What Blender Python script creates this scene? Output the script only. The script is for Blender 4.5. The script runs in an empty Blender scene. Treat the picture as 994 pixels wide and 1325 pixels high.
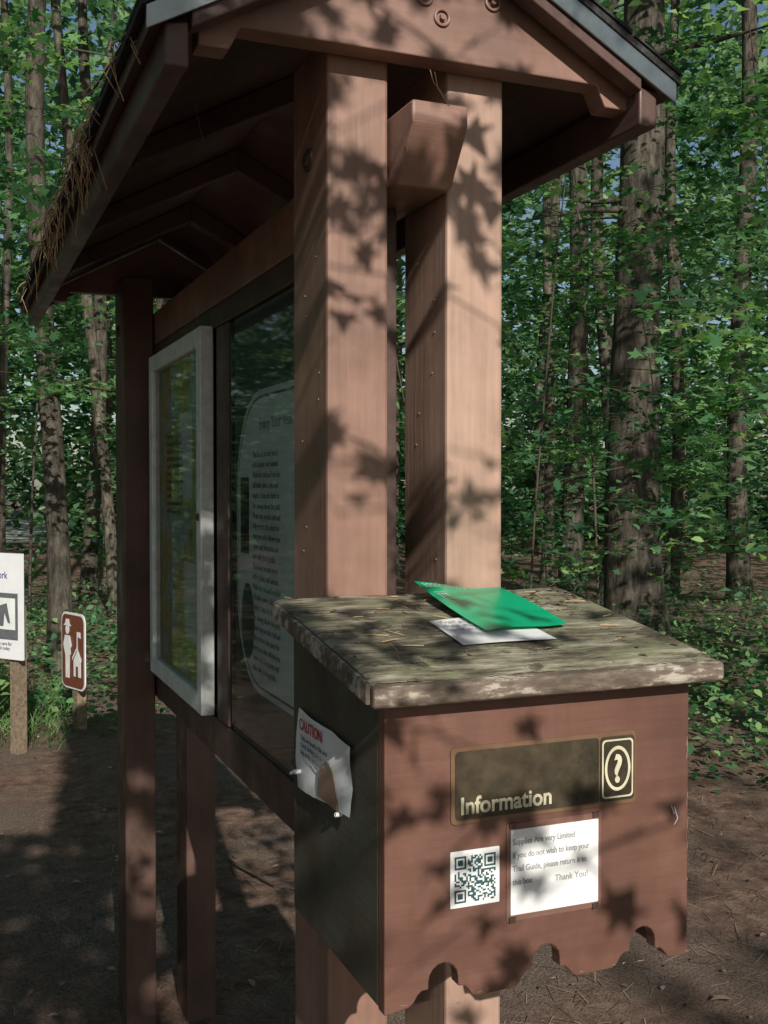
import bpy, math, random
import numpy as np
from mathutils import Vector
random.seed(7); rng=np.random.default_rng(7)
sc=bpy.context.scene
sc.view_settings.view_transform='Standard'; sc.view_settings.look='None'; sc.view_settings.exposure=0
CH=1.62; SN,CS=0.376,0.9266
def P(px,d,py=None,z=None):
    xc=(px-497)/1400*d
    if z is None: z=CH-(py-630)/1400*d if py is not None else 0
    return (CS*xc+SN*d, -SN*xc+CS*d, z)
# ---------- materials ----------
def newmat(name):
    m=bpy.data.materials.new(name); m.use_nodes=True
    nt=m.node_tree; nt.nodes.clear()
    out=nt.nodes.new('ShaderNodeOutputMaterial')
    return m,nt,out
def N(nt,t,**k):
    n=nt.nodes.new(t)
    for a,b in k.items(): setattr(n,a,b)
    return n
def noise(nt,scale,vec=None,detail=4,rough=.6,stretch=None):
    if vec is None:
        tc=N(nt,'ShaderNodeTexCoord'); vec=tc.outputs['Object']
    if stretch:
        mp=N(nt,'ShaderNodeMapping'); mp.inputs['Scale'].default_value=stretch
        nt.links.new(vec,mp.inputs['Vector']); vec=mp.outputs[0]
    n=N(nt,'ShaderNodeTexNoise'); n.inputs['Scale'].default_value=scale
    n.inputs['Detail'].default_value=detail; n.inputs['Roughness'].default_value=rough
    nt.links.new(vec,n.inputs['Vector'])
    return n.outputs['Fac']
def ramp(nt,fac,stops,interp='LINEAR'):
    r=N(nt,'ShaderNodeValToRGB'); r.color_ramp.interpolation=interp
    e=r.color_ramp.elements
    while len(e)<len(stops): e.new(0.5)
    for i,(p,c) in enumerate(stops):
        e[i].position=p; e[i].color=(*c,1) if len(c)==3 else c
    nt.links.new(fac,r.inputs[0]); return r.outputs[0]
def mix(nt,fac,a,b,mode='MIX'):
    m=N(nt,'ShaderNodeMix',data_type='RGBA',blend_type=mode)
    for s,v in ((0,fac),(6,a),(7,b)):
        if isinstance(v,(int,float)): m.inputs[s].default_value=v
        elif isinstance(v,tuple): m.inputs[s].default_value=(*v,1)
        else: nt.links.new(v,m.inputs[s])
    return m.outputs[2]
def principled(nt,out,col,rough=.5,bump=None,bd=.002,bs=.5,spec=.5,metal=0):
    p=N(nt,'ShaderNodeBsdfPrincipled')
    if isinstance(col,tuple): p.inputs['Base Color'].default_value=(*col,1)
    else: nt.links.new(col,p.inputs['Base Color'])
    if isinstance(rough,(int,float)): p.inputs['Roughness'].default_value=rough
    else: nt.links.new(rough,p.inputs['Roughness'])
    p.inputs['Specular IOR Level'].default_value=spec; p.inputs['Metallic'].default_value=metal
    if bump is not None:
        b=N(nt,'ShaderNodeBump'); b.inputs['Strength'].default_value=bs; b.inputs['Distance'].default_value=bd
        nt.links.new(bump,b.inputs['Height']); nt.links.new(b.outputs[0],p.inputs['Normal'])
    nt.links.new(p.outputs[0],out.inputs[0]); return p
def paint(name,base,stretch=(1,1,.06),wear=.5,rough=.42,grain=.88,mildew=None):
    m,nt,out=newmat(name)
    big=noise(nt,5); gr=noise(nt,70,stretch=stretch,detail=6)
    dark=tuple(c*.68 for c in base); lite=tuple(min(1,c*1.2+.01) for c in base)
    c=ramp(nt,big,[(.3,dark),(.5,base),(.72,lite)])
    g=ramp(nt,gr,[(.35,(grain,)*3),(.6,(1.03,1.03,1.03))])
    c=mix(nt,1.0,c,g,'MULTIPLY')
    pits=noise(nt,60,detail=3,rough=.5)
    pf=ramp(nt,pits,[(.76-.02*wear,(0,0,0)),(.79-.02*wear,(1,1,1))])
    c=mix(nt,pf,c,tuple(.5*x+.06 for x in base))
    st_=noise(nt,9,stretch=(1,1,.25),detail=5,rough=.7)
    c=mix(nt,ramp(nt,st_,[(.52,(0,0,0)),(.7,(.55,.55,.55))]),c,tuple(x*.55+.01 for x in base))
    if mildew:
        c=mix(nt,ramp(nt,noise(nt,7,detail=6,rough=.7),[(.42,(0,0,0)),(.6,(.8,.8,.8))]),c,mildew)
    rr=ramp(nt,noise(nt,12),[(.3,(rough-.08,)*3),(.7,(rough+.2,)*3)])
    principled(nt,out,c,rr,gr,.0016,.45,.5)
    return m
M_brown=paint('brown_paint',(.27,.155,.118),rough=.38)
M_brownB=paint('brown_paint_sunlit',(.42,.275,.215),rough=.36)  # same brown paint; sun glare on the right front post put into the colour
M_brownR=paint('brown_paint_shaded',(.1,.056,.043),rough=.45)  # same brown paint, darkened so the colour carries the rear posts' shade
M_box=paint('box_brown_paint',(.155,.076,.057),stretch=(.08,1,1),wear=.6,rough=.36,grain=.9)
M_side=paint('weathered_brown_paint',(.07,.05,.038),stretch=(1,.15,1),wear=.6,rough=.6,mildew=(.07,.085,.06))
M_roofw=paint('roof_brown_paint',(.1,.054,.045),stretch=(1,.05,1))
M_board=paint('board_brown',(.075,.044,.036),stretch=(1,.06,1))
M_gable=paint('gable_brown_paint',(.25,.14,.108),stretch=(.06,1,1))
def simple(name,col,rough=.5,spec=.5,metal=0,nz=.12,sc_=30):
    m,nt,out=newmat(name)
    f=noise(nt,sc_); a=tuple(c*(1-nz*1.6) for c in col); b=tuple(min(1,c*(1+nz)) for c in col)
    principled(nt,out,ramp(nt,f,[(.3,a),(.7,b)]),rough,f,.0006,.3,spec,metal); return m
M_metal=simple('drip_edge_metal',(.28,.31,.32),.28,.5,.8)
M_shingle=simple('shingles',(.05,.05,.052),.9,.2,0,.4,120)
M_alu=simple('grey_white_frame',(.68,.72,.71),.35)
M_white=simple('white_plastic',(.78,.8,.83),.35,.5,0,.04,8)
M_paper=simple('white_paper',(.8,.81,.82),.55,.3,0,.04,10)
M_black=simple('black_ink',(.02,.022,.025),.5)
M_grey=simple('grey_ink',(.12,.13,.14),.6)
M_fade=simple('faded_ink',(.3,.31,.33),.6)
M_red=simple('red_ink',(.45,.07,.09),.6)
M_blue=simple('blue_ink',(.06,.08,.25),.6)
M_tan=simple('tan_print',(.3,.2,.15),.6)
M_signbr=simple('sign_brown',(.17,.055,.035),.4)
M_cream=simple('cream_letter',(.62,.58,.42),.5)
M_green=simple('green_brochure_paper',(.0,.42,.19),.3,.5,0,.05,6)
M_steel=simple('bolt_steel',(.1,.07,.06),.5,.5,.4)
M_needle=simple('dry_needle',(.52,.35,.19),.7)
M_twig=simple('twig_bark',(.07,.055,.045),.8)
M_post=simple('old_wood_post',(.22,.17,.12),.8,.2,0,.3,40)
def m_infoblack():
    m,nt,out=newmat('faded_black_sign'); f=noise(nt,22); g=noise(nt,160)
    c=ramp(nt,f,[(.3,(.02,.018,.012)),(.5,(.045,.037,.024)),(.72,(.09,.065,.04))])
    c=mix(nt,ramp(nt,g,[(.5,(0,0,0)),(.8,(.4,.4,.4))]),c,(.1,.075,.045)); principled(nt,out,c,.4); return m
M_info=m_infoblack()
def m_lid():
    m,nt,out=newmat('weathered_plywood')
    gr=noise(nt,24,stretch=(.3,1.25,1),detail=9,rough=.76)
    fine=noise(nt,110,stretch=(.14,1.5,1),detail=5)
    big=noise(nt,13,stretch=(.8,1.1,1),detail=7,rough=.75)
    wood=ramp(nt,gr,[(.3,(.05,.042,.028)),(.43,(.14,.125,.088)),(.54,(.34,.315,.23)),(.7,(.6,.57,.47))])
    wood=mix(nt,1.,wood,ramp(nt,fine,[(.35,(.4,.39,.36)),(.6,(1.1,1.1,1.1))]),'MULTIPLY')
    pf=ramp(nt,big,[(.42,(1,1,1)),(.455,(0,0,0))])
    c=mix(nt,pf,wood,(.1,.085,.06))
    li=ramp(nt,noise(nt,19,detail=7),[(.5,(0,0,0)),(.62,(.65,.65,.65))])
    c=mix(nt,li,c,(.22,.235,.13))
    bmp=mix(nt,.5,gr,pf,'SUBTRACT')
    principled(nt,out,c,.7,bmp,.005,.8,.35); return m
M_lid=m_lid()
def m_lidedge():
    m,nt,out=newmat('chipped_edge_paint')
    f=noise(nt,45,stretch=(.35,1,1),detail=8,rough=.7)
    c=ramp(nt,f,[(.4,(.1,.078,.062)),(.52,(.18,.14,.11)),(.57,(.4,.36,.3)),(.75,(.52,.48,.41))])
    principled(nt,out,c,.65,f,.003,.7,.3); return m
M_lidedge=m_lidedge()
def m_map():
    m,nt,out=newmat('faded_map'); f=noise(nt,7,detail=4); g=noise(nt,30,detail=6)
    c=ramp(nt,f,[(.35,(.6,.5,.14)),(.5,(.55,.5,.2)),(.55,(.45,.55,.5)),(.7,(.6,.65,.65))])
    c=mix(nt,.5,c,ramp(nt,g,[(.4,(.5,.5,.5)),(.6,(1.1,1.1,1.1))]),'MULTIPLY')
    principled(nt,out,c,.6); return m
M_map=m_map()
def m_glass():
    m,nt,out=newmat('window_plexiglass')
    t=N(nt,'ShaderNodeBsdfTransparent'); t.inputs[0].default_value=(.94,.97,.96,1)
    g=N(nt,'ShaderNodeBsdfGlossy'); g.inputs['Roughness'].default_value=.03
    fr=N(nt,'ShaderNodeFresnel'); fr.inputs[0].default_value=1.48
    ms=N(nt,'ShaderNodeMixShader'); nt.links.new(fr.outputs[0],ms.inputs[0])
    nt.links.new(t.outputs[0],ms.inputs[1]); nt.links.new(g.outputs[0],ms.inputs[2]); nt.links.new(ms.outputs[0],out.inputs[0]); return m
M_glass=m_glass()
def m_bark(name,a,b):
    m,nt,out=newmat(name); f=noise(nt,17,stretch=(1,1,.3),detail=7,rough=.75); g=noise(nt,1.6,detail=2)
    c=ramp(nt,f,[(.35,tuple(x*.3 for x in a)),(.5,a),(.68,b)])
    c=mix(nt,.6,c,ramp(nt,g,[(.35,(.55,.65,.55)),(.65,(1.15,1.1,1))]),'MULTIPLY')
    principled(nt,out,c,.9,f,.03,.9,.15); return m
M_bark=m_bark('pine_bark',(.085,.072,.063),(.18,.16,.14))
M_bark2=m_bark('maple_bark',(.11,.095,.08),(.24,.22,.19))
def m_leaf(name,stops,tr=.42):
    m,nt,out=newmat(name); a=N(nt,'ShaderNodeAttribute',attribute_name='rnd')
    c=ramp(nt,a.outputs['Fac'],stops)
    d=N(nt,'ShaderNodeBsdfDiffuse'); t=N(nt,'ShaderNodeBsdfTranslucent')
    nt.links.new(c,d.inputs[0]); c2=mix(nt,1.,c,(1.3,1.45,.8),'MULTIPLY'); nt.links.new(c2,t.inputs[0])
    m1=N(nt,'ShaderNodeMixShader'); m1.inputs[0].default_value=tr
    nt.links.new(d.outputs[0],m1.inputs[1]); nt.links.new(t.outputs[0],m1.inputs[2])
    nt.links.new(m1.outputs[0],out.inputs[0]); return m
M_leaf=m_leaf('maple_leaf',[(0,(.045,.12,.065)),(.4,(.09,.22,.105)),(.8,(.19,.36,.15)),(1,(.32,.48,.2))])
M_leaf2=m_leaf('far_foliage',[(0,(.05,.12,.085)),(.5,(.13,.26,.155)),(1,(.36,.5,.28))],.5)
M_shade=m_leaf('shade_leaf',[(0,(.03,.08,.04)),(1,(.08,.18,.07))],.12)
M_litter=m_leaf('dry_leaf',[(0,(.1,.068,.05)),(.5,(.21,.145,.105)),(.85,(.38,.29,.2)),(1,(.5,.45,.4))],.1)
def m_ground():
    m,nt,out=newmat('forest_floor')
    a=noise(nt,.7,detail=3); b=noise(nt,9,detail=7,rough=.75); c_=noise(nt,120,detail=4,rough=.8)
    base=ramp(nt,b,[(.32,(.1,.064,.052)),(.5,(.25,.165,.13)),(.7,(.43,.31,.25))])
    soil=ramp(nt,c_,[(.35,(.13,.103,.09)),(.65,(.32,.255,.215))])
    c=mix(nt,ramp(nt,a,[(.42,(0,0,0)),(.58,(1,1,1))]),base,soil)
    c=mix(nt,.7,c,ramp(nt,c_,[(.35,(.4,.38,.36)),(.62,(1.3,1.25,1.2))]),'MULTIPLY')
    mx=N(nt,'ShaderNodeMath',operation='ADD'); nt.links.new(b,mx.inputs[0]); nt.links.new(c_,mx.inputs[1])
    principled(nt,out,c,.95,mx.outputs[0],.03,.8,.1); return m
M_ground=m_ground()
# ---------- helpers ----------
def empty(name,loc=(0,0,0)):
    e=bpy.data.objects.new(name,None); e.location=loc; sc.collection.objects.link(e); return e
def mkobj(name,verts,faces,mat,parent=None,bevel=0,smooth=False):
    me=bpy.data.meshes.new(name); me.from_pydata([tuple(v) for v in verts],[],faces); me.update()
    if mat: me.materials.append(mat)
    o=bpy.data.objects.new(name,me); sc.collection.objects.link(o)
    if parent: o.parent=parent
    if smooth: me.polygons.foreach_set('use_smooth',[True]*len(me.polygons))
    if bevel:
        b=o.modifiers.new('bevel','BEVEL'); b.width=bevel; b.segments=2; b.limit_method='ANGLE'
    return o
BF=[(0,3,2,1),(4,5,6,7),(0,1,5,4),(1,2,6,5),(2,3,7,6),(3,0,4,7)]
def box(name,x0,x1,y0,y1,z0,z1,mat,parent=None,bevel=.003):
    v=[(x0,y0,z0),(x1,y0,z0),(x1,y1,z0),(x0,y1,z0),(x0,y0,z1),(x1,y0,z1),(x1,y1,z1),(x0,y1,z1)]
    return mkobj(name,v,BF,mat,parent,bevel)
def prism(name,pts,axis,a0,a1,mat,parent=None,bevel=0):
    n=len(pts)
    def mk(p,a):
        if axis=='Y': return (p[0],a,p[1])
        if axis=='X': return (a,p[0],p[1])
        return (p[0],p[1],a)
    v=[mk(p,a0) for p in pts]+[mk(p,a1) for p in pts]
    f=[tuple(range(n)),tuple(range(2*n-1,n-1,-1))]+[(i,i+n,(i+1)%n+n,(i+1)%n) for i in range(n)]
    o=mkobj(name,v,f,mat,parent,0)
    import bmesh
    bm=bmesh.new(); bm.from_mesh(o.data); bmesh.ops.recalc_face_normals(bm,faces=bm.faces); bm.to_mesh(o.data); bm.free()
    if bevel:
        b=o.modifiers.new('bevel','BEVEL'); b.width=bevel; b.segments=2; b.limit_method='ANGLE'
    return o
def text(name,body,size,loc,rot,mat,parent=None,ext=.0004,align='LEFT',sx=1,bold=0,spacing=1.0):
    cu=bpy.data.curves.new(name,'FONT'); cu.body=body; cu.size=size; cu.extrude=ext; cu.align_x=align; cu.offset=bold; cu.space_line=spacing
    cu.materials.append(mat); o=bpy.data.objects.new(name,cu); o.location=loc; o.rotation_euler=rot; o.scale=(sx,1,1)
    sc.collection.objects.link(o)
    if parent: o.parent=parent
    return o
class Acc:
    def __init__(s): s.v=[]; s.f=[]
    def tube(s,pts,rad,seg=8,jit=0):
        pts=[Vector(p) for p in pts]; b=len(s.v)
        for i,p in enumerate(pts):
            t=(pts[min(i+1,len(pts)-1)]-pts[max(i-1,0)]).normalized()
            u=t.orthogonal().normalized() if abs(t.z)<.9 else t.cross(Vector((0,1,0))).normalized()
            w=t.cross(u)
            for k in range(seg):
                a=2*math.pi*k/seg; r=rad[i]*(1+random.uniform(-jit,jit))
                q=p+(u*math.cos(a)+w*math.sin(a))*r; s.v.append((q.x,q.y,q.z))
        for i in range(len(pts)-1):
            for k in range(seg):
                k2=(k+1)%seg; s.f.append((b+i*seg+k,b+i*seg+k2,b+(i+1)*seg+k2,b+(i+1)*seg+k))
    def make(s,name,mat,parent=None,smooth=True): return mkobj(name,s.v,s.f,mat,parent,0,smooth)
T_maple=np.array([(0,-.5),(.1,-.22),(.4,-.3),(.27,-.04),(.52,.17),(.2,.14),(0,.58),(-.2,.14),(-.52,.17),(-.27,-.04),(-.4,-.3),(-.1,-.22)])
T_oval=np.array([(0,-.5),(.27,-.15),(.24,.2),(0,.55),(-.24,.2),(-.27,-.15)])
T_quad=np.array([(0,-.5),(.36,0),(0,.5),(-.36,0)])
def leaves(name,C,S,tilt,T,mat,parent=None,rnd=None,fold=.25):
    C=np.asarray(C,float); n=len(C); k=len(T); S=np.broadcast_to(S,(n,)).reshape(n,1)
    tz=np.abs(T[:,0])*fold-(T[:,1]**2)*.3
    b=rng.uniform(0,2*np.pi,n); a=rng.uniform(0,2*np.pi,n); th=np.abs(rng.normal(0,1,n))*tilt
    x=T[:,0][None]*S; y=T[:,1][None]*S; z=tz[None]*S
    cb,sb=np.cos(b)[:,None],np.sin(b)[:,None]; x,y=x*cb-y*sb,x*sb+y*cb
    ct,st=np.cos(th)[:,None],np.sin(th)[:,None]; y,z=y*ct-z*st,y*st+z*ct
    ca,sa=np.cos(a)[:,None],np.sin(a)[:,None]; x,y=x*ca-y*sa,x*sa+y*ca
    V=np.stack([x+C[:,0:1],y+C[:,1:2],z+C[:,2:3]],-1).reshape(-1)
    me=bpy.data.meshes.new(name); me.vertices.add(n*k); me.vertices.foreach_set('co',V.astype(np.float32))
    me.loops.add(n*k); me.loops.foreach_set('vertex_index',np.arange(n*k,dtype=np.int32))
    me.polygons.add(n); me.polygons.foreach_set('loop_start',(np.arange(n)*k).astype(np.int32))
    me.update(calc_edges=True)
    at=me.attributes.new('rnd','FLOAT','FACE')
    if rnd is None: rnd=rng.uniform(0,1,n)
    at.data.foreach_set('value',np.clip(rnd,0,1).astype(np.float32))
    me.materials.append(mat); o=bpy.data.objects.new(name,me); sc.collection.objects.link(o)
    if parent: o.parent=parent
    return o
SUNEL=math.radians(29); AZ=math.radians(7)
S=np.array([-math.sin(AZ)*math.cos(SUNEL),-math.cos(AZ)*math.cos(SUNEL),math.sin(SUNEL)])
E1=np.cross(S,[0,0,1]); E1/=np.linalg.norm(E1); E2=np.cross(E1,S)
if E2[2]<0: E2=-E2
def sprays(C,L,nper,twig=None,flat=.05):
    m=len(C); L=np.broadcast_to(L,(m,)); az=rng.uniform(0,2*np.pi,m); dr=rng.normal(-.1,.2,m)
    ax=np.stack([np.cos(az),np.sin(az),dr],1); sd=np.stack([-np.sin(az),np.cos(az),rng.normal(0,.12,m)],1)
    idx=np.repeat(np.arange(m),nper); n=len(idx)
    u=rng.uniform(-.5,.5,n); v=rng.normal(0,.2,n)*(1.1-np.abs(u))
    p=C[idx]+ax[idx]*(u*L[idx])[:,None]+sd[idx]*(v*L[idx])[:,None]; p[:,2]+=rng.normal(0,flat,n)*L[idx]
    base=rng.uniform(.0,.9,m)
    r=base[idx]+rng.normal(0,.16,n)
    if twig is not None:
        for i in range(m):
            a=C[i]-ax[i]*L[i]*.6; b=C[i]+ax[i]*L[i]*.45; mid=(a+b)/2+np.array([0,0,.03])
            twig.tube([a,mid,b],[.003*L[i]+.001,.0022,.001],3)
    return p,r
# ---------- ground ----------
gx=np.concatenate([np.linspace(-120,-8,15)[:-1],np.linspace(-8,14,70),np.linspace(14,120,15)[1:]])
gy=np.concatenate([np.linspace(-120,-4,15)[:-1],np.linspace(-4,20,76),np.linspace(20,120,15)[1:]])
vv=[];ff=[]
for j,y in enumerate(gy):
    for i,x in enumerate(gx):
        dd=math.hypot(x-.6,y-2.2)
        h=(math.sin(x*1.3+y*.7)*.02+math.sin(x*.5-y*.9)*.04)*min(1,max(0,(dd-2)/5))+random.uniform(-.006,.006)
        vv.append((x,y,h))
nx=len(gx)
for j in range(len(gy)-1):
    for i in range(nx-1): ff.append((j*nx+i,j*nx+i+1,(j+1)*nx+i+1,(j+1)*nx+i))
mkobj('ground',vv,ff,M_ground,None,0,True)
q1,q2,q3,q4=P(-300,30,z=.075),P(95,30,z=.075),P(80,52,z=.075),P(-140,52,z=.075)
mkobj('gravel_parking_area',[q1,q2,q3,q4],[(0,1,2,3)],simple('pale_gravel',(.5,.5,.5),.9,.2,0,.2,6))
# ---------- kiosk ----------
K=empty('trailhead_kiosk')
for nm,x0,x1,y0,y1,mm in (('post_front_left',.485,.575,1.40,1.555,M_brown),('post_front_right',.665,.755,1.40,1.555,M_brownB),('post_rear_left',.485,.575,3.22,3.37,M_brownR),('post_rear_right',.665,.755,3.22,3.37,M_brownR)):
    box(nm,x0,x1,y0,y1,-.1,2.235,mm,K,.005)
prism('ridge_tie_beam',[(1.325,2.135),(1.325,2.105),(1.378,2.035),(3.50,2.04),(3.50,2.135)],'X',.5785,.6615,M_gable,K,.004)
box('board_core',.592,.63,1.50,3.30,1.0,2.035,M_board,K,.002)
box('bottom_rail',.579,.60,1.56,3.30,.995,1.085,M_board,K,.004)
box('top_rail',.579,.60,1.56,3.30,1.985,2.037,M_board,K,.004)
box('mid_stile',.577,.598,2.335,2.44,1.087,1.983,M_board,K,.004)
box('rear_stile',.579,.60,3.14,3.30,1.087,1.983,M_board,K,.004)
box('glazing_bead_v',.582,.592,2.318,2.333,1.1,1.97,M_black,K,.001)
box('glazing_bead_h',.583,.592,1.6,2.316,1.087,1.10,M_black,K,.001)
box('window_back',.5895,.5915,1.57,2.317,1.10,1.983,simple('window_backing',(.06,.075,.08),.6),K,0)
Y0,Y1,z0,z1=1.66,2.295,1.20,1.815
def rr(y0,y1,z0,z1,cut):
    pts=[]
    for cx,cz,a0 in ((y1-cut*.9,z1-cut,0),(y0+cut*.9,z1-cut,90),(y0+cut*.9,z0+cut,180),(y1-cut*.9,z0+cut,270)):
        for i in range(7):
            a=math.radians(a0+i*15); pts.append((cx+cut*.9*math.cos(a),cz+cut*math.sin(a)))
    return pts
M_poster=simple('poster_print',(.76,.8,.79),.5,.5,0,.08,9)
prism('poster_border',rr(Y0,Y1,z0,z1,.2),'X',.5880,.5890,M_white,K)
prism('poster_line',rr(Y0+.012,Y1-.012,z0+.012,z1-.012,.195),'X',.5872,.5877,M_grey,K)
prism('poster_face',rr(Y0+.018,Y1-.018,z0+.018,z1-.018,.19),'X',.5864,.5869,M_poster,K)
RB=(math.radians(90),0,math.radians(-90))
lorem="The forest around you is\nrich in plants and animals.\nWalk the trail and look for\ntall white pines, oaks and\nmaples. Listen for birds in\nthe canopy above the path.\nPlease stay on the trail and\nhelp protect this place for\neveryone who follows you.\nLeave only footprints and\ntake only photographs."
text('poster_title','Enjoy Your Visit',.034,(.5860,2.11,1.735),RB,M_fade,K,.0003)
text('poster_text',lorem+"\n"+lorem,.018,(.5860,2.16,1.68),RB,M_fade,K,.0003,spacing=1.15)
box('poster_photo',.5852,.5860,2.19,2.255,1.48,1.64,M_info,K,0)
prism('poster_picture',[(2.2+.05*math.cos(a*.3),1.34+.08*math.sin(a*.3)) for a in range(21)],'X',.5852,.5860,simple('plant_print',(.05,.12,.09)),K)
mkobj('window_pane',[(.581,1.6,1.101),(.581,1.6,1.97),(.581,2.317,1.97),(.581,2.317,1.101)],[(0,1,2,3)],M_glass,K)
# roof
RX,RZ,EL,ER,YF,YB=.62,2.408,.233,.985,1.32,3.62
sl=.55
for sgn,nm,xe in ((-1,'left',EL),(1,'right',ER)):
    EZ=RZ-abs(xe-RX)*sl
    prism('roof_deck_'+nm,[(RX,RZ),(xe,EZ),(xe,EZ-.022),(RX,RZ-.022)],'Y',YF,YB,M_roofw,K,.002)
    prism('shingles_'+nm,[(RX,RZ+.014),(xe+sgn*.012,EZ-.006+.014),(xe+sgn*.012,EZ-.006+.003),(RX,RZ+.003)],'Y',YF-.012,YB+.012,M_shingle,K,.001)
    for c in range(4):
        xa=xe+sgn*.012-sgn*c*.085; za=EZ-.006+.016+abs(c*.085)*sl
        prism('shingle_course_%s_%d'%(nm,c),[(xa,za),(xa-sgn*.08,za+.08*sl),(xa-sgn*.08,za+.08*sl+.002),(xa,za+.006)],'Y',YF-.014,YB+.014,M_shingle,K)
    xi=xe-sgn*.018; xj=xi-sgn*.03
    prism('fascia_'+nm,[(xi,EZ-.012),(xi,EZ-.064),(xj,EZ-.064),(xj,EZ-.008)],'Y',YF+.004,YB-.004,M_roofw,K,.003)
    for yy,t in ((YF-.004,'front'),(YB+.004,'back')):
        s2=-1 if t=='front' else 1
        prism('rake_%s_%s'%(nm,t),[(RX,RZ-.024),(xe-sgn*.05,EZ+.05*sl-.024),(xe-sgn*.05,EZ+.05*sl-.045),(RX,RZ-.045)],'Y',yy,yy-s2*.03,M_roofw,K,.002)
        prism('drip_edge_%s_%s'%(nm,t),[(RX,RZ+.002),(xe+sgn*.006,EZ-.001),(xe+sgn*.006,EZ-.03),(RX,RZ-.028)],'Y',yy+s2*.002,yy+s2*.006,M_metal,K,.001)
def gable(nm,y0,y1):
    zb=2.205
    xl=RX-(RZ-.024-zb)/sl; xr=2*RX-xl
    pts=[(xl+.005,zb),(xl+.005,zb-.03),(xl+.045,zb-.03),(xl+.06,zb),(xr-.06,zb),(xr-.045,zb-.03),(xr-.005,zb-.03),(xr-.005,zb),(RX,RZ-.03)]
    prism(nm,pts,'Y',y0,y1,M_gable,K,.002)
gable('gable_front',1.357,1.396); gable('gable_back',3.375,3.40)
for y in (1.9,2.4,2.9):
    for sgn in (-1,1):
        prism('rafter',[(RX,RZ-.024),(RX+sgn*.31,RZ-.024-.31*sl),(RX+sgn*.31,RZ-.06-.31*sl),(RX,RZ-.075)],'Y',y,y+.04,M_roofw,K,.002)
def ring(name,c,r,parent,mat):
    bpy.ops.mesh.primitive_torus_add(major_radius=r,minor_radius=r*.2,major_segments=28,minor_segments=8,location=c,rotation=(math.radians(90),0,0))
    o=bpy.context.object; o.name=name; o.data.materials.append(mat); o.parent=parent
    bpy.ops.mesh.primitive_cylinder_add(radius=r*.4,depth=.008,location=c,rotation=(math.radians(90),0,0),vertices=6)
    q=bpy.context.object; q.name=name+'_nut'; q.data.materials.append(mat); q.parent=parent
for i,(px,py) in enumerate(((550,2),(572,29),(637,10))):
    t=(px-497)/1400; a=(SN+CS*t)/(CS-SN*t); Y=1.355; X=a*Y; d=SN*X+CS*Y; ring('bolt_ring_%d'%i,(X,Y,CH+(630-py)*d/1400),.0105,K,M_gable)
def bolt(name,c,axis,parent,r=.011):
    rot=(0,math.radians(90),0) if axis=='X' else (math.radians(90),0,0)
    bpy.ops.mesh.primitive_cylinder_add(radius=r,depth=.012,location=c,rotation=rot,vertices=6); q=bpy.context.object
    q.name=name; q.data.materials.append(M_steel); q.parent=parent
    bpy.ops.mesh.primitive_cylinder_add(radius=r*1.5,depth=.004,location=c,rotation=rot,vertices=20); q=bpy.context.object
    q.name=name+'_washer'; q.data.materials.append(M_steel); q.parent=parent
bolt('bolt_post',(.484,1.48,2.085),'X',K)
bolt('bolt_post_rear',(.484,3.30,2.085),'X',K)
na=Acc()
for X in (.4848,.6648):
    for i in range(16):
        z=1.3+i*.055+random.uniform(-.02,.02); y=1.44+random.choice((0,.06))+random.uniform(-.01,.01)
        na.tube([(X,y,z),(X-.001,y,z)],[.0016,.0012],6)
na.make('nail_heads',M_tan,K)
EZ=RZ-abs(EL-RX)*sl
nd=Acc()
for i in range(120):
    y=random.choice((random.gauss(2.15,.08),random.gauss(2.45,.10),random.gauss(1.85,.05),random.uniform(1.4,3.5)))
    x=EL-.012+random.uniform(-.01,.03); z=EZ+.012+random.uniform(-.01,.01)
    l=random.uniform(.03,.12); q=random.uniform(-.05,.05)
    nd.tube([(x+.05,y-q,z+.035),(x-.004,y,z),(x-.018+random.uniform(-.01,.01),y+q*.4,z-l*.4),(x-.012+random.uniform(-.02,.02),y+q,z-l)],[.0009]*4,3)
nd.make('pine_needle_tufts',M_needle,K)
hn=Acc()
for (px,py,d,l) in ((250,85,1.8,.13),(556,95,1.36,.03),(562,98,1.36,.04)):
    p=P(px,d,py); hn.tube([p,(p[0]+.005,p[1],p[2]-l*.5),(p[0]+.02,p[1],p[2]-l)],[.0007]*3,3)
hn.make('hanging_needles',M_needle,K)
# ---------- display case ----------
D=empty('display_case')
y0,y1,z0,z1=2.465,3.135,1.09,1.99; w=.045
box('frame_left',.545,.577,y1-w,y1,z0,z1,M_alu,D,.003)
box('frame_right',.545,.577,y0,y0+w,z0,z1,M_alu,D,.003)
box('frame_top',.5455,.577,y0+w+.0005,y1-w-.0005,z1-w,z1,M_alu,D,.003)
box('frame_bottom',.5455,.577,y0+w+.0005,y1-w-.0005,z0,z0+w,M_alu,D,.003)
box('case_back',.572,.5765,y0+w,y1-w,z0+w,z1-w,M_map,D,0)
box('map_sheet',.5705,.5715,y0+.12,y1-.10,z0+.1,z1-.1,M_map,D,0)
box('map_panel_a',.5695,.5702,y0+.2,y0+.36,z0+.5,z0+.72,M_poster,D,0)
box('map_panel_b',.5695,.5702,y0+.16,y0+.3,z0+.14,z0+.34,M_poster,D,0)
text('map_text',lorem,.02,(.5692,y1-.14,z0+.66),RB,M_grey,D,.0002)
mkobj('case_pane',[(.556,y0+w,z0+w),(.556,y0+w,z1-w),(.556,y1-w,z1-w),(.556,y1-w,z0+w)],[(0,1,2,3)],M_glass,D)
bolt('case_lock',(.544,y0+.02,1.55),'X',D,.006)
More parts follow.
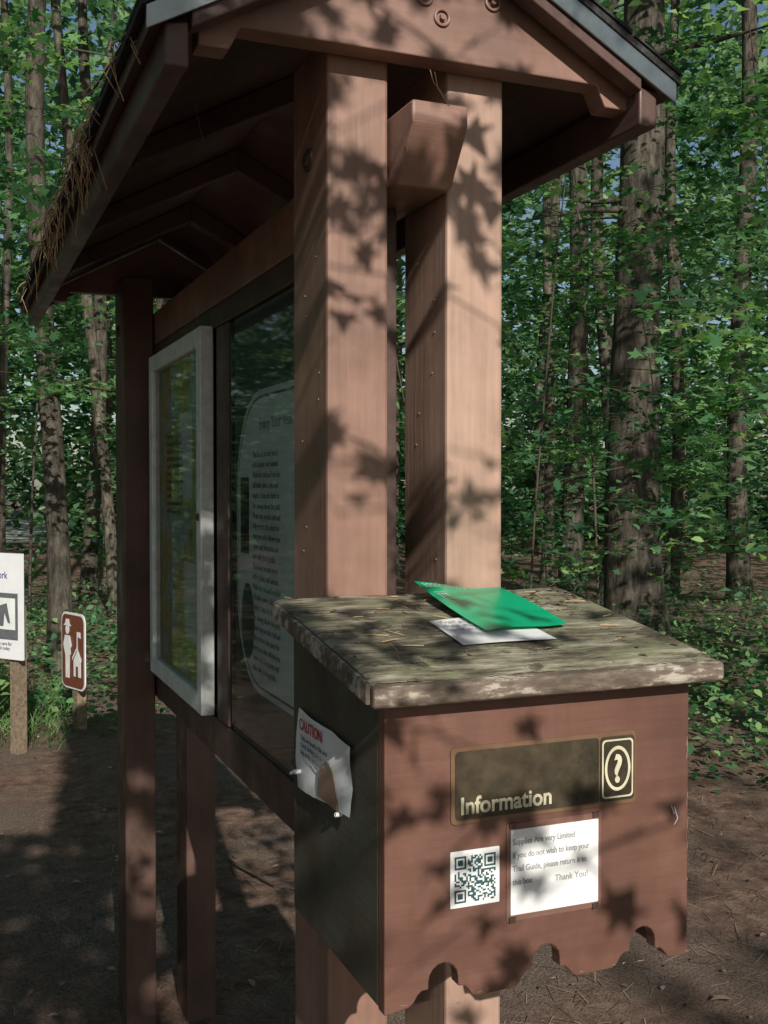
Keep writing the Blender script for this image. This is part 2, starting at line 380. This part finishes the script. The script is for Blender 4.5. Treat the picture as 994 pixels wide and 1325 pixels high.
# ---------- brochure box ----------
B=empty('brochure_box')
bx0,bx1,by=.435,.833,1.07
def lidz(y): return 1.417+.147*(y-1.04)
zb=1.052; prof=[(bx0,zb-.004)]
for c in (.5055,.636,.768):
    prof+=[(c-.042,zb),(c-.036,zb+.004),(c-.031,zb+.012),(c-.026,zb+.016),(c-.018,zb+.016)]
    for i in range(9):
        a=math.radians(180-i*22.5); prof.append((c+.018*math.cos(a),zb+.024+.019*math.sin(a)))
    prof+=[(c+.018,zb+.014),(c+.026,zb+.013),(c+.031,zb+.008),(c+.036,zb+.001),(c+.044,zb-.001)]
prof+=[(bx1,zb),(bx1,lidz(by)-.024),(bx0,lidz(by)-.024)]
prism('front_panel',prof,'Y',by,by+.019,M_box,B,.0015)
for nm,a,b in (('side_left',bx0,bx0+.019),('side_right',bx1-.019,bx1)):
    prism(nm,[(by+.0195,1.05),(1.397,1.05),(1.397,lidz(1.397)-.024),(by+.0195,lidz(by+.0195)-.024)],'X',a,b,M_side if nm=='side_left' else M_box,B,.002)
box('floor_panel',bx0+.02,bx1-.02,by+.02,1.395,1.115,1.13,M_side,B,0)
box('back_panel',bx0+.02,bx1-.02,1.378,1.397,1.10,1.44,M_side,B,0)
nxl,nyl=60,16; lv=[];lf=[]
for j in range(nyl+1):
    for i in range(nxl+1):
        x=.41+.443*i/nxl; y=1.042+(1.396-1.042)*j/nyl
        e=0
        if j==0: e=random.uniform(0,.003)
        lv.append((x,y+e,lidz(y)+math.sin(x*40+y*9)*.0006+random.uniform(-.0004,.0004)-(.003 if j==0 else 0)-(.002 if i in (0,nxl) else 0)))
for j in range(nyl):
    for i in range(nxl): q=j*(nxl+1)+i; lf.append((q,q+1,q+nxl+2,q+nxl+1))
mkobj('lid_top',lv,lf,M_lid,B,0,True)
prism('lid_slab',[(1.044,lidz(1.044)-.0035),(1.395,lidz(1.395)-.0035),(1.395,lidz(1.395)-.019),(1.044,lidz(1.044)-.02)],'X',.4105,.8525,M_lidedge,B,.003)
prism('lid_nosing',[(1.032,1.411),(1.0435,1.4145),(1.0435,1.389),(1.036,1.389),(1.032,1.394)],'X',.408,.855,M_lidedge,B,.003)
prism('lid_side_trim',[(1.044,lidz(1.044)-.002),(1.39,lidz(1.39)-.002),(1.39,lidz(1.39)-.024),(1.044,lidz(1.044)-.025)],'X',.4035,.4100,M_lidedge,B,.002)
wa=Acc()
for i in range(9):
    z=random.uniform(1.08,1.38); wa.tube([(bx1-.002+random.uniform(-.002,.001),by-.0004,z),(bx1-.002,by-.0004,z+random.uniform(.003,.014))],[.0007,.0004],4)
for i in range(12):
    x=random.uniform(bx0,bx1); wa.tube([(x,by-.0004,zb+random.uniform(.002,.006)),(x+random.uniform(.002,.008),by-.0004,zb+random.uniform(.002,.006))],[.0006,.0004],4)
wa.make('paint_chips',M_tan,B)
RF=(math.radians(90),0,0)
def rrect(x0,x1,z0,z1,r,n=5):
    pts=[]
    for cx,cz,a0 in ((x1-r,z1-r,0),(x0+r,z1-r,90),(x0+r,z0+r,180),(x1-r,z0+r,270)):
        for i in range(n+1):
            a=math.radians(a0+90*i/n); pts.append((cx+r*math.cos(a),cz+r*math.sin(a)))
    return pts
M_plate=simple('sign_plate_edge',(.17,.1,.06),.4)
prism('information_plate',rrect(.513,.755,1.247,1.333,.006),'Y',by-.0022,by-.0003,M_plate,B)
prism('information_face',rrect(.518,.7035,1.252,1.328,.005),'Y',by-.0032,by-.0024,M_info,B)
prism('information_icon_bg',rrect(.7055,.7525,1.252,1.328,.005),'Y',by-.0032,by-.0024,M_info,B)
def frame2(nm,outer,inner,y0,y1,mat,parent):
    n=len(outer); v=[(p[0],y0,p[1]) for p in outer]+[(p[0],y0,p[1]) for p in inner]
    mkobj(nm,v,[(i,(i+1)%n,n+(i+1)%n,n+i) for i in range(n)],mat,parent)
frame2('icon_border',rrect(.7075,.7505,1.2555,1.3245,.005),rrect(.7095,.7485,1.2575,1.3225,.0045),by-.0037,0,M_cream,B)
def circ(cx,cz,rx,rz,n=32): return [(cx+rx*math.cos(2*math.pi*i/n),cz+rz*math.sin(2*math.pi*i/n)) for i in range(n)]
frame2('icon_circle',circ(.729,1.29,.0178,.0265),circ(.729,1.29,.0145,.0225),by-.0037,0,M_cream,B)
text('icon_question','?',.045,(.729,by-.0036,1.2745),RF,M_cream,B,.0003,'CENTER',.85,.0012)
text('information_text','Information',.0265,(.5235,by-.0036,1.2585),RF,M_cream,B,.0003,'LEFT',.93,.0006)
prism('notice_sleeve',rrect(.583,.708,1.129,1.24,.002),'Y',by-.0014,by-.0004,simple('sleeve_plastic',(.2,.11,.09),.2),B)
prism('notice_paper',rrect(.588,.7035,1.136,1.233,.001),'Y',by-.0024,by-.0016,M_paper,B)
text('notice_text',"Supplies Are very Limited\nIf you do not wish to keep your\nTrail Guide, please return it to\nthis box",.0098,(.590,by-.0028,1.216),RF,M_fade,B,.0002,'LEFT',.80,.0001,spacing=1.55)
text('notice_thanks',"Thank You!",.0105,(.645,by-.0028,1.168),RF,M_fade,B,.0002,'LEFT',.9)
for i,(x,z) in enumerate(((.59,1.2385),(.70,1.2385),(.59,1.131),(.70,1.131))):
    box('velcro_%d'%i,x-.004,x+.004,by-.0035,by-.0015,z-.003,z+.003,M_steel,B,0)
prism('qr_card',rrect(.513,.574,1.154,1.217,.001),'Y',by-.0012,by-.0003,M_paper,B)
n=25; q=np.random.RandomState(4).rand(n,n)>.5
for (a,b) in ((0,0),(0,n-7),(n-7,0)):
    q[max(a-1,0):a+8,max(b-1,0):b+8]=False
    q[a:a+7,b:b+7]=True; q[a+1:a+6,b+1:b+6]=False; q[a+2:a+5,b+2:b+5]=True
v=[];f=[]; s=.051/n
for i in range(n):
    for j in range(n):
        if q[i,j]:
            x=.518+j*s; z=1.211-(i+1)*s*1.02; k=len(v)
            v+=[(x,by-.0016,z),(x+s,by-.0016,z),(x+s,by-.0016,z+s*1.02),(x,by-.0016,z+s*1.02)]; f.append((k,k+1,k+2,k+3))
mkobj('qr_modules',v,f,simple('qr_ink',(.03,.09,.1)),B)
wa=Acc()
wa.tube([(.812,by-.0005,1.235),(.817,by-.0005,1.22),(.813,by-.0005,1.212)],[.0008,.001,.0006],4); wa.tube([(.808,by-.0005,1.236),(.812,by-.0005,1.226)],[.0007,.0007],4)
wa.make('scratch_mark',M_white,B)
cv=[];cf=[]; na_,nb_=14,10
corn={(0,0):(1.367,1.222),(1,0):(1.158,1.24),(0,1):(1.36,1.329),(1,1):(1.158,1.322)}
for j in range(nb_+1):
    for i in range(na_+1):
        u,t=i/na_,j/nb_
        y=(corn[0,0][0]*(1-u)+corn[1,0][0]*u)*(1-t)+(corn[0,1][0]*(1-u)+corn[1,1][0]*u)*t
        z=(corn[0,0][1]*(1-u)+corn[1,0][1]*u)*(1-t)+(corn[0,1][1]*(1-u)+corn[1,1][1]*u)*t
        cv.append((bx0-.003-.004*abs(math.sin(u*5+t*3))-random.uniform(0,.0008),y,z))
for j in range(nb_):
    for i in range(na_): qd=j*(na_+1)+i; cf.append((qd,qd+na_+1,qd+na_+2,qd+1))
mkobj('caution_sheet',cv,cf,M_white,B,0,True)
text('caution_title','CAUTION',.02,(bx0-.0085,1.345,1.305),RB,M_red,B,.0002,'LEFT',1,.0004)
text('caution_text','Ticks are found in this area\nCheck clothing and skin often\nStay on the marked trail',.0095,(bx0-.0085,1.34,1.292),RB,M_grey,B,.0002)
tk=[(1.235+.037*math.cos(a),1.236+.05*math.sin(a)) for a in [math.pi*i/14 for i in range(15)]]
prism('tick_picture',tk,'X',bx0-.0085,bx0-.008,M_tan,B)
ac=Acc(); ac.tube([(bx0-.016,1.345,1.248),(bx0-.002,1.345,1.248)],[.003,.003],8); ac.tube([(bx0-.016,1.335,1.252),(bx0-.017,1.355,1.244)],[.002,.002],6)
ac.tube([(bx0-.010,1.20,1.232),(bx0-.002,1.20,1.232)],[.003,.003],8); ac.make('push_pins',M_white,B)
db=Acc()
for i in range(36):
    x=random.uniform(.43,.84); y=random.uniform(1.06,1.39); z=lidz(y)+.0022; a=random.uniform(0,3.1); l=random.uniform(.006,.03)
    db.tube([(x,y,z),(x+l*math.cos(a),y+l*math.sin(a),lidz(y+l*math.sin(a))+.0022)],[.0008,.0006],4)
db.make('lid_debris',M_needle,B)
Cl=[]
for i in range(60):
    y=random.uniform(1.30,1.39) if i<34 else random.uniform(1.06,1.39)
    x=random.uniform(.74,.85) if i<34 else random.uniform(.42,.84); Cl.append((x,y,lidz(y)+.002))
leaves('lid_leaf_bits',Cl,rng.uniform(.006,.014,60),.2,T_oval,M_litter,B)
# ---------- paper sheet + brochure ----------
def sheet(name,c00,c10,c11,c01,mat,curve,n=14,off=.003):
    v=[];f=[]
    for j in range(n+1):
        for i in range(n+1):
            u,t=i/n,j/n
            p=[(c00[k]*(1-u)+c10[k]*u)*(1-t)+(c01[k]*(1-u)+c11[k]*u)*t for k in (0,1)]
            v.append((p[0],p[1],lidz(p[1])+off+curve(u,t)))
    for j in range(n):
        for i in range(n): q=j*(n+1)+i; f.append((q,q+1,q+n+2,q+n+1))
    return mkobj(name,v,f,mat,None,0,True)
ps=sheet('laminated_notice',(.563,1.138),(.692,1.142),(.69,1.262),(.567,1.245),M_paper,lambda u,t:.0006*math.sin(u*4))
text('printed_lines','Trail guides are\nfree. Please take\none and return it',.0125,(.573,1.225,lidz(1.225)+.0055),(math.atan(.147),0,0),M_fade,ps,.0001,'LEFT',1,0,1.4)
def gcur(u,t): return .004+.013*((1-u)**2)*(t**2)+.003*math.sin(t*3.1)*u+.0015*math.sin(u*6)
gc=((.612,1.174),(.734,1.186),(.742,1.386),(.6066,1.382))
gb=sheet('green_brochure',*gc,M_green,gcur,off=.004)
mw=simple('brochure_ink',(.55,.75,.62),.5)
v=[];f=[]
def gp(u,t):
    p=[(gc[0][k]*(1-u)+gc[1][k]*u)*(1-t)+(gc[3][k]*(1-u)+gc[2][k]*u)*t for k in (0,1)]
    return (p[0],p[1],lidz(p[1])+.0045+gcur(u,t))
def gquad(u0,u1,t0,t1):
    k=len(v); v.extend([gp(u0,t0),gp(u1,t0),gp(u1,t1),gp(u0,t1)]); f.append((k,k+1,k+2,k+3))
for r_,t in enumerate((.955,.925,.895)):
    u=.05
    while u<(.75,.6,.5)[r_]:
        wv=random.uniform(.02,.05); gquad(u,u+wv,t,t+.014); u+=wv+.015
for u in (.08,.12,.16): gquad(u,u+.025,.66,.76)
gquad(.07,.2,.78,.79); gquad(.07,.2,.63,.64)
mkobj('brochure_print',v,f,mw,gb)
# ---------- signs on left ----------
R=empty('ranger_station_sign')
yaw=-math.radians(22)+math.radians(-48)
p=P(95,7.2); c_,s_=math.cos(yaw),math.sin(yaw)
def F(u,v,z,p=p,c=c_,s=s_): return (p[0]+c*u+s*v,p[1]+s*u-c*v,z)
def flat(nm,pts,v0,v1,mat,par,F=F):
    n=len(pts); V=[F(a,v0,b) for a,b in pts]+[F(a,v1,b) for a,b in pts]
    f=[tuple(range(n)),tuple(range(2*n-1,n-1,-1))]+[(i,i+n,(i+1)%n+n,(i+1)%n) for i in range(n)]
    mkobj(nm,V,f,mat,par)
W2=.17
flat('sign_white',rrect(-W2,W2,.27,.78,.06),0,.006,M_white,R)
flat('sign_plate',rrect(-W2+.014,W2-.014,.284,.766,.05),.008,.010,M_signbr,R)
flat('figure_head',circ(-.07,.665,.026,.032,16),.012,.014,M_white,R)
flat('figure_hat',[(-.125,.69),(-.015,.69),(-.04,.705),(-.05,.735),(-.09,.735),(-.1,.705)],.012,.014,M_white,R)
flat('figure_body',[(-.105,.625),(-.035,.625),(-.025,.5),(-.04,.49),(-.045,.34),(-.066,.34),(-.07,.47),(-.076,.34),(-.098,.34),(-.1,.49),(-.13,.56)],.012,.014,M_white,R)
flat('figure_arm',[(-.03,.625),(.0,.56),(-.04,.52),(-.038,.54),(-.02,.56)],.0145,.0155,M_white,R)
flat('house_body',[(.02,.36),(.12,.36),(.12,.47),(.07,.53),(.02,.47)],.012,.014,M_white,R)
flat('house_roof',[(.005,.465),(.07,.54),(.135,.465),(.135,.485),(.07,.56),(.005,.485)],.0145,.0155,M_white,R)
flat('house_door',[(.055,.36),(.085,.36),(.085,.43),(.055,.43)],.0145,.0155,M_signbr,R)
flat('flag',[(.068,.55),(.073,.55),(.073,.63),(.12,.62),(.115,.66),(.068,.66)],.012,.014,M_white,R)
flat('post',[(-.035,-.1),(.035,-.1),(.035,.7),(-.035,.7)],-.07,-.004,M_post,R)
Q=empty('poster_sign')
p2=P(-8,6.6); y2=-math.radians(22)+math.radians(-30); c2,s2=math.cos(y2),math.sin(y2)
def F2(u,v,z): return (p2[0]+c2*u+s2*v,p2[1]+s2*u-c2*v,z)
flat('board',[(-.26,.58),(.26,.58),(.26,1.22),(-.26,1.22)],0,.02,M_white,Q,F2)
flat('picture',[(0,.70),(.23,.70),(.23,.98),(0,.98)],.022,.023,M_grey,Q,F2)
flat('picture_inner',[(.02,.76),(.21,.76),(.21,.95),(.02,.95)],.0245,.0255,M_poster,Q,F2)
flat('picture_figure',[(.07,.78),(.11,.78),(.12,.86),(.15,.8),(.17,.8),(.14,.92),(.07,.9)],.0265,.0275,M_grey,Q,F2)
flat('leg_a',[(.13,-.1),(.20,-.1),(.20,.9),(.13,.9)],-.07,-.003,M_post,Q,F2)
flat('leg_b',[(-.20,-.1),(-.13,-.1),(-.13,.9),(-.20,.9)],-.07,-.003,M_post,Q,F2)
tp=F2(-.21,.0235,1.13)
text('poster_heading','Kid\'s Stamp\nLearn At Work\nin the park',.062,tp,(math.radians(90),0,y2),M_blue,Q,.0005,'LEFT',.9)
tp=F2(-.0,.0235,.665); text('poster_small','help us care for\nthe trail today',.028,tp,(math.radians(90),0,y2),M_grey,Q,.0005)
# ---------- trees ----------
def perp(pts,tgt):
    w=pts-np.array(tgt); al=w@S; return np.linalg.norm(w-al[:,None]*S,axis=1),al
def tree(name,px,d,wpx,lean=(0,0),h=15,mat=M_bark,crown=True,pos=None,r=None,limbs=8,cz=8,m=18):
    p=P(px,d) if pos is None else pos; r=wpx*d/1400/2 if r is None else r
    E=empty(name,(p[0],p[1],0))
    a=Acc(); pts=[];rad=[]
    b1,b2=random.uniform(.03,.12),random.uniform(0,6)
    for i in range(25):
        t=i/24; z=-.15+h*t
        pts.append((lean[0]*z+b1*math.sin(z*.7+px+b2),lean[1]*z+b1*math.cos(z*.55+px),z))
        rad.append(r*(1.0-.6*t)*(1+.45*math.exp(-max(z,0)*3))*random.uniform(.96,1.04))
    a.tube(pts,rad,18,.035)
    for i in range(limbs):
        z=random.uniform(2.2,h*.95); az=random.uniform(0,6.28); l=random.uniform(.5,1.6)*(1 if z<7 else 1.6)
        c=Vector((lean[0]*z,lean[1]*z,z)); dv=Vector((math.cos(az),math.sin(az),random.uniform(-.15,.45)))
        a.tube([c,c+dv*l*.5+Vector((0,0,-.03)),c+dv*l+Vector((0,0,random.uniform(-.15,.15)))],[r*.14+.006,r*.08+.003,.003],5)
    a.make('trunk',mat,E)
    if crown:
        zz=rng.uniform(cz,h+.5,m); rr_=(1-(zz-cz)/(h+1.5-cz))*2.6+.3; aa=rng.uniform(0,6.28,m); q_=rr_*np.sqrt(rng.uniform(.05,1,m))
        C=np.stack([q_*np.cos(aa)+lean[0]*zz,q_*np.sin(aa)+lean[1]*zz,zz],1)
        pp,rv=sprays(C,1.3,20,flat=.14)
        wp=pp+np.array([p[0],p[1],0]); p1,a1=perp(wp,(.65,1.25,1.6)); p3,a3=perp(wp,(.3,6.4,0))
        k=~(((p1<1.1)&(a1>0))|((p3<1.5)&(a3>0))); pp=pp[k]; rv=rv[k]
        leaves('crown',pp,rng.uniform(.18,.3,len(pp)),.8,T_quad,M_leaf2,E,rv*.8)
    return E
T=[('pine_tree',827,11,72,(0,0)),('pine_tree',746,15,30,(0,.0)),('pine_tree',782,17,22,(.004,0)),('maple_tree',707,18,15,(.01,0)),
('pine_tree',868,16.5,18,(.006,0)),('pine_tree',960,15,28,(0,0)),('maple_tree',512,19,14,(0,0)),
('pine_tree',62,9.5,30,(.004,0)),('maple_tree',150,13,16,(-.09,-.03)),('pine_tree',122,15,20,(0,0)),('pine_tree',8,13,14,(0,0)),('pine_tree',-70,9,36,(0,0)),('pine_tree',1070,9,46,(0,0)),('pine_tree',215,20,18,(0,0))]
for t in T: tree(t[0],t[1],t[2],t[3],t[4],h=random.uniform(13,16),mat=M_bark if t[0][0]=='p' else M_bark2,limbs=9)
for pos,r in (((-5.5,-3.0,0),.2),((3.8,-5.5,0),.22),((-6,2.5,0),.2),((-4.5,-9,0),.24),((-8,7,0),.2),((6.5,-1.5,0),.2),((-10,12,0),.2)):
    tree('maple_tree',0,1,1,(0,0),h=13,mat=M_bark2,pos=pos,r=r,cz=5.5,m=24)
# ---------- forest masses ----------
def polar(n,r0,r1,a0,a1):
    r=np.sqrt(rng.uniform(r0*r0,r1*r1,n)); a=np.radians(rng.uniform(a0,a1,n)); return r*np.sin(a),r*np.cos(a),r,np.degrees(a)
def corridor(p,keep=.1,rad=1.25,tgt=(.6,1.3,1.6)):
    per,al=perp(p,tgt); bad=(per<rad)&(al>0); return (~bad)|(rng.uniform(0,1,len(p))<keep)
tw=Acc()
nn=1000; x,y,r,a=polar(nn,6,15,-70,66); z=rng.uniform(.3,1,nn)**.8*7*rng.uniform(.2,1.1,nn)+.3
C=np.stack([x,y,z],1)
dk=np.hypot(x-.6,y-3)
keep=(dk>4.2)&~((a>-8)&(a<12)&(r<11)&(z<2.0))&corridor(C)&corridor(C,.4,1.5,(.3,6.4,0))
keep&=(z>1.1)|(rng.uniform(0,1,nn)<.6)
C=C[keep]; pp,rv=sprays(C,rng.uniform(.6,1.3,len(C)),34,tw)
leaves('understory_foliage',pp,rng.uniform(.06,.115,len(pp)),.5,T_oval,M_leaf,None,rv)
tw.make('understory_branches',M_twig)
def lot(x,y):
    xc=CS*x-SN*y; d=SN*x+CS*y; px=497+1400*xc/np.maximum(d,.1)
    return (d>18)&(px<95)&(px>-300)
nn=5400; x,y,r,a=polar(nn,13,32,-66,64); z=rng.uniform(.2,12,nn)
C=np.stack([x,y,z],1); clump=np.sin(x*.9+1)*np.sin(y*.8)+np.sin(z*1.1+x*.4)*.6; sel=(clump>-.3)&~(lot(x,y)&(z<3.0)); C=C[sel]; rs=r[sel]
pp,rv=sprays(C,rng.uniform(1.0,2.0,len(C)),30,flat=.07)
leaves('woodland_foliage',pp,(np.repeat(rs,30)*.0085+.02)*rng.uniform(.7,1.25,len(pp)),.6,T_quad,M_leaf2,None,rv)
x,y,r,a=polar(4200,32,44,-72,70); z=rng.uniform(0,1,4200)**1.8*18
k=~(lot(x,y)&(z<3.0)); x,y,z=x[k],y[k],z[k]
C=np.stack([x,y,z],1); pp,rv=sprays(C,3.0,20,flat=.22)
x,y,r,a=polar(1700,50,56,-40,20); z=rng.uniform(0,1,1700)**1.3*14
C=np.stack([x,y,z],1); pp3,rv3=sprays(C,3.4,14,flat=.25)
x,y,r,a=polar(1300,30,42,72,285); z=rng.uniform(0,1,1300)**1.15*17
C=np.stack([x,y,z],1); pp2,rv2=sprays(C,4,14,flat=.25); pp=np.concatenate([pp,pp2,pp3]); rv=np.concatenate([rv,rv2,rv3])
leaves('distant_trees',pp,rng.uniform(.35,.65,len(pp)),.8,T_quad,M_leaf2,None,rv*.9)
dt=Acc()
for i in range(12):
    r_=random.uniform(23,36); aa=math.radians(random.uniform(-60,70)); w=random.uniform(.08,.16)
    xx,yy=r_*math.sin(aa),r_*math.cos(aa)
    dt.tube([(xx,yy,-.2),(xx+random.uniform(-.3,.3),yy,4),(xx+random.uniform(-.5,.5),yy,9),(xx+random.uniform(-.9,.9),yy,16)],[w*1.15,w*.95,w*.8,w*.4],8)
dt.make('distant_tree_trunks',M_bark)
st=Acc()
for i in range(26):
    r_=random.uniform(6.5,15); aa=math.radians(random.uniform(-60,65)); xx,yy=r_*math.sin(aa),r_*math.cos(aa)
    if math.hypot(xx-.6,yy-3)<4.5: continue
    w=random.uniform(.008,.02); l=random.uniform(-.9,.9); k=random.uniform(-.5,.5)
    st.tube([(xx,yy,-.1),(xx+l*.2,yy+k*.2,1.5),(xx+l*.6,yy+k*.5,3.2),(xx+l*1.6,yy+k,5.5)],[w,w*.8,w*.6,w*.3],6)
st.make('sapling_stems',M_twig)
# clumpy high canopy: pools of sun and shade through the wood and over the path
n_=950; x=rng.uniform(-18,20,n_); y=rng.uniform(-20,17,n_); z=rng.uniform(6,12,n_)
C=np.stack([x,y,z],1)
clump=np.sin(x*.8+.5)*np.sin(y*.7+1)+.5*np.sin(x*1.9+y*1.3)
el=np.degrees(np.arctan2(z-1.6,np.hypot(x,y)))
k=(clump>.0)&corridor(C,.0,1.6,(.7,1.25,1.5))&corridor(C,.30,2.0,(.3,6.4,0))&(np.hypot(x,y)>3)
C=C[k]; pp,rv=sprays(C,1.8,44,flat=.1)
leaves('canopy_foliage',pp,rng.uniform(.16,.24,len(pp)),.6,T_quad,M_leaf,None,rv)
# overhanging branches that throw leaf shadows on the kiosk (all above / behind the viewpoint)
tb=Acc()
def outview(C):
    d=SN*C[:,0]+CS*C[:,1]; hgt=C[:,2]-CH
    return (hgt>.45)&((d<-.1)|(hgt>1.0*np.abs(d)+.35))
m=150; u=rng.uniform(-1.2,.35,m); v=rng.uniform(-1.0,1.0,m); Dd=rng.uniform(1.4,2.7,m)
kk=(v>-.3)|(rng.uniform(0,1,m)<.35); u,v,Dd=u[kk],v[kk],Dd[kk]
C=np.array([.6,1.3,1.6])+S*Dd[:,None]+E1*u[:,None]+E2*v[:,None]
C=C[outview(C)]
pp,rv=sprays(C,rng.uniform(.25,.45,len(C)),9,tb,flat=.1)
k=outview(pp); pp=pp[k]; rv=rv[k]
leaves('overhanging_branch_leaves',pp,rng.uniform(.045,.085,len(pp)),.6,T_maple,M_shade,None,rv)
# denser foliage that keeps the display side of the kiosk in shade
m=210; u=rng.uniform(.15,2.2,m); v=rng.uniform(-1.0,1.15,m); Dd=rng.uniform(3.6,7.5,m)
Cd=np.array([.6,1.6,1.6])+S*Dd[:,None]+E1*u[:,None]+E2*v[:,None]
Cd=Cd[(Cd[:,2]>2.4)&((u<.62)|(v<.2))]
pp,rv=sprays(Cd,rng.uniform(.5,.8,len(Cd)),38,tb,flat=.08)
_w=pp-np.array([.6,1.6,1.6]); _u=_w@E1; _v=_w@E2; pp_k=(_u>.12)&((_u<.58)|(_v<.35)); pp=pp[pp_k]; rv=rv[pp_k]
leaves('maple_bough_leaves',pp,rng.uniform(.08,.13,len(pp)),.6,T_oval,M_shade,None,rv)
for i in range(5):
    c=Cd[i]; tb.tube([c+np.array([-2.5,-1.5,.6]),c+np.array([-1,-.5,.3]),c],[.02,.012,.005],6)
tb.make('overhanging_branch',M_twig)
tw=Acc(); pts=[]
for (px,py,d,n_) in ((930,440,5.5,11),(960,560,5.2,9),(900,590,6,6),(930,180,7,10),(960,300,6.5,8),(905,90,7.5,7),(700,560,8,8),(690,700,8,8),(730,360,9,9),(680,450,9,7),(720,250,10,7),(20,275,5,4),(15,60,7,6),(25,480,8,6),(20,180,8,6),(100,480,10,6),(685,330,9,6),(780,560,9,6),(800,330,9,6),(900,700,8,8),(740,740,9,8)):
    for i in range(n_):
        q_=P(px+random.uniform(-60,60),d+random.uniform(-.5,.5),py+random.uniform(-45,45)); pts.append(q_)
pp,rv=sprays(np.array(pts),.55,24,tw); leaves('maple_branch_leaves',pp,rng.uniform(.06,.11,len(pp)),.45,T_maple,M_leaf,None,rv+.08)
tw.make('maple_branch_twigs',M_twig)
pts=[]
for i in range(1000):
    px=random.choice((random.uniform(645,1150),random.uniform(-250,240))); d=random.uniform(5.5,15)
    if px<260 and d<6.9: continue
    if px>640 and px<900 and d<7.5: continue
    pts.append(P(px,d,z=random.uniform(.05,.6)*random.uniform(.2,1)))
pp,rv=sprays(np.array(pts),.42,16,flat=.2); leaves('ground_plants',pp,rng.uniform(.04,.085,len(pp)),.6,T_oval,M_leaf,None,rv+.1)
g=Acc()
for i in range(380):
    q_=P(random.uniform(-20,85),random.uniform(6.6,8.4),z=0); l=random.uniform(.06,.24); a=random.uniform(0,6.28)
    g.tube([q_,(q_[0]+.03*math.cos(a),q_[1]+.03*math.sin(a),l*.6),(q_[0]+.12*math.cos(a),q_[1]+.12*math.sin(a),l)],[.003,.0025,.0008],3)
gm=simple('grass_blade',(.14,.28,.08),.6); g.make('grass',gm)
n_=3600; x=rng.uniform(-4,7,n_); y=rng.uniform(1.2,13,n_); C=np.stack([x,y,np.full(n_,.012)],1)
leaves('leaf_litter',C,rng.uniform(.015,.045,n_),.25,T_oval,M_litter,None,rng.uniform(0,1,n_)**1.4)
n_=16000; x=rng.uniform(-3,5,n_); y=rng.uniform(1.5,9,n_); C=np.stack([x,y,np.full(n_,.009)],1)
T_needle=np.array([(-.016,-.5),(.016,-.5),(.016,.5),(-.016,.5)])
leaves('pine_needle_litter',C,rng.uniform(.05,.11,n_),.08,T_needle,M_litter,None,rng.uniform(0,1,n_)*.9)
leaves('fallen_leaf',[P(938,3.35,z=.02)],.07,.2,T_oval,M_litter,None,np.array([.8]))
bt=Acc()
q_=P(295,4.6,z=.02); bt.tube([q_,(q_[0]+.1,q_[1]-.35,.02)],[.008,.005],5); q_=P(310,4.2,z=.02); bt.tube([q_,(q_[0]-.15,q_[1]+.3,.03)],[.006,.003],5)
bt.make('fallen_twigs',M_twig)
# ---------- light ----------
w=bpy.data.worlds.new('World'); sc.world=w; w.use_nodes=True; nt=w.node_tree
bg=nt.nodes['Background']; sk=nt.nodes.new('ShaderNodeTexSky'); sk.sky_type='NISHITA'; sk.sun_disc=False
sk.sun_elevation=SUNEL; sk.sun_rotation=math.atan2(S[0],S[1]); nt.links.new(sk.outputs[0],bg.inputs[0]); bg.inputs[1].default_value=.075
L=bpy.data.lights.new('sun','SUN'); L.energy=5; L.angle=math.radians(.45); L.color=(1,.94,.84)
lo=bpy.data.objects.new('sun',L); lo.rotation_euler=Vector(S).to_track_quat('Z','Y').to_euler(); sc.collection.objects.link(lo)
cam=bpy.data.cameras.new('camera'); cam.sensor_width=36; cam.sensor_fit='AUTO'; cam.lens=38.04; cam.clip_start=.02; cam.clip_end=400
co=bpy.data.objects.new('camera',cam); co.location=(0,0,CH); co.rotation_euler=(math.radians(90-1.33),0,-math.radians(22.1)); sc.collection.objects.link(co); sc.camera=co
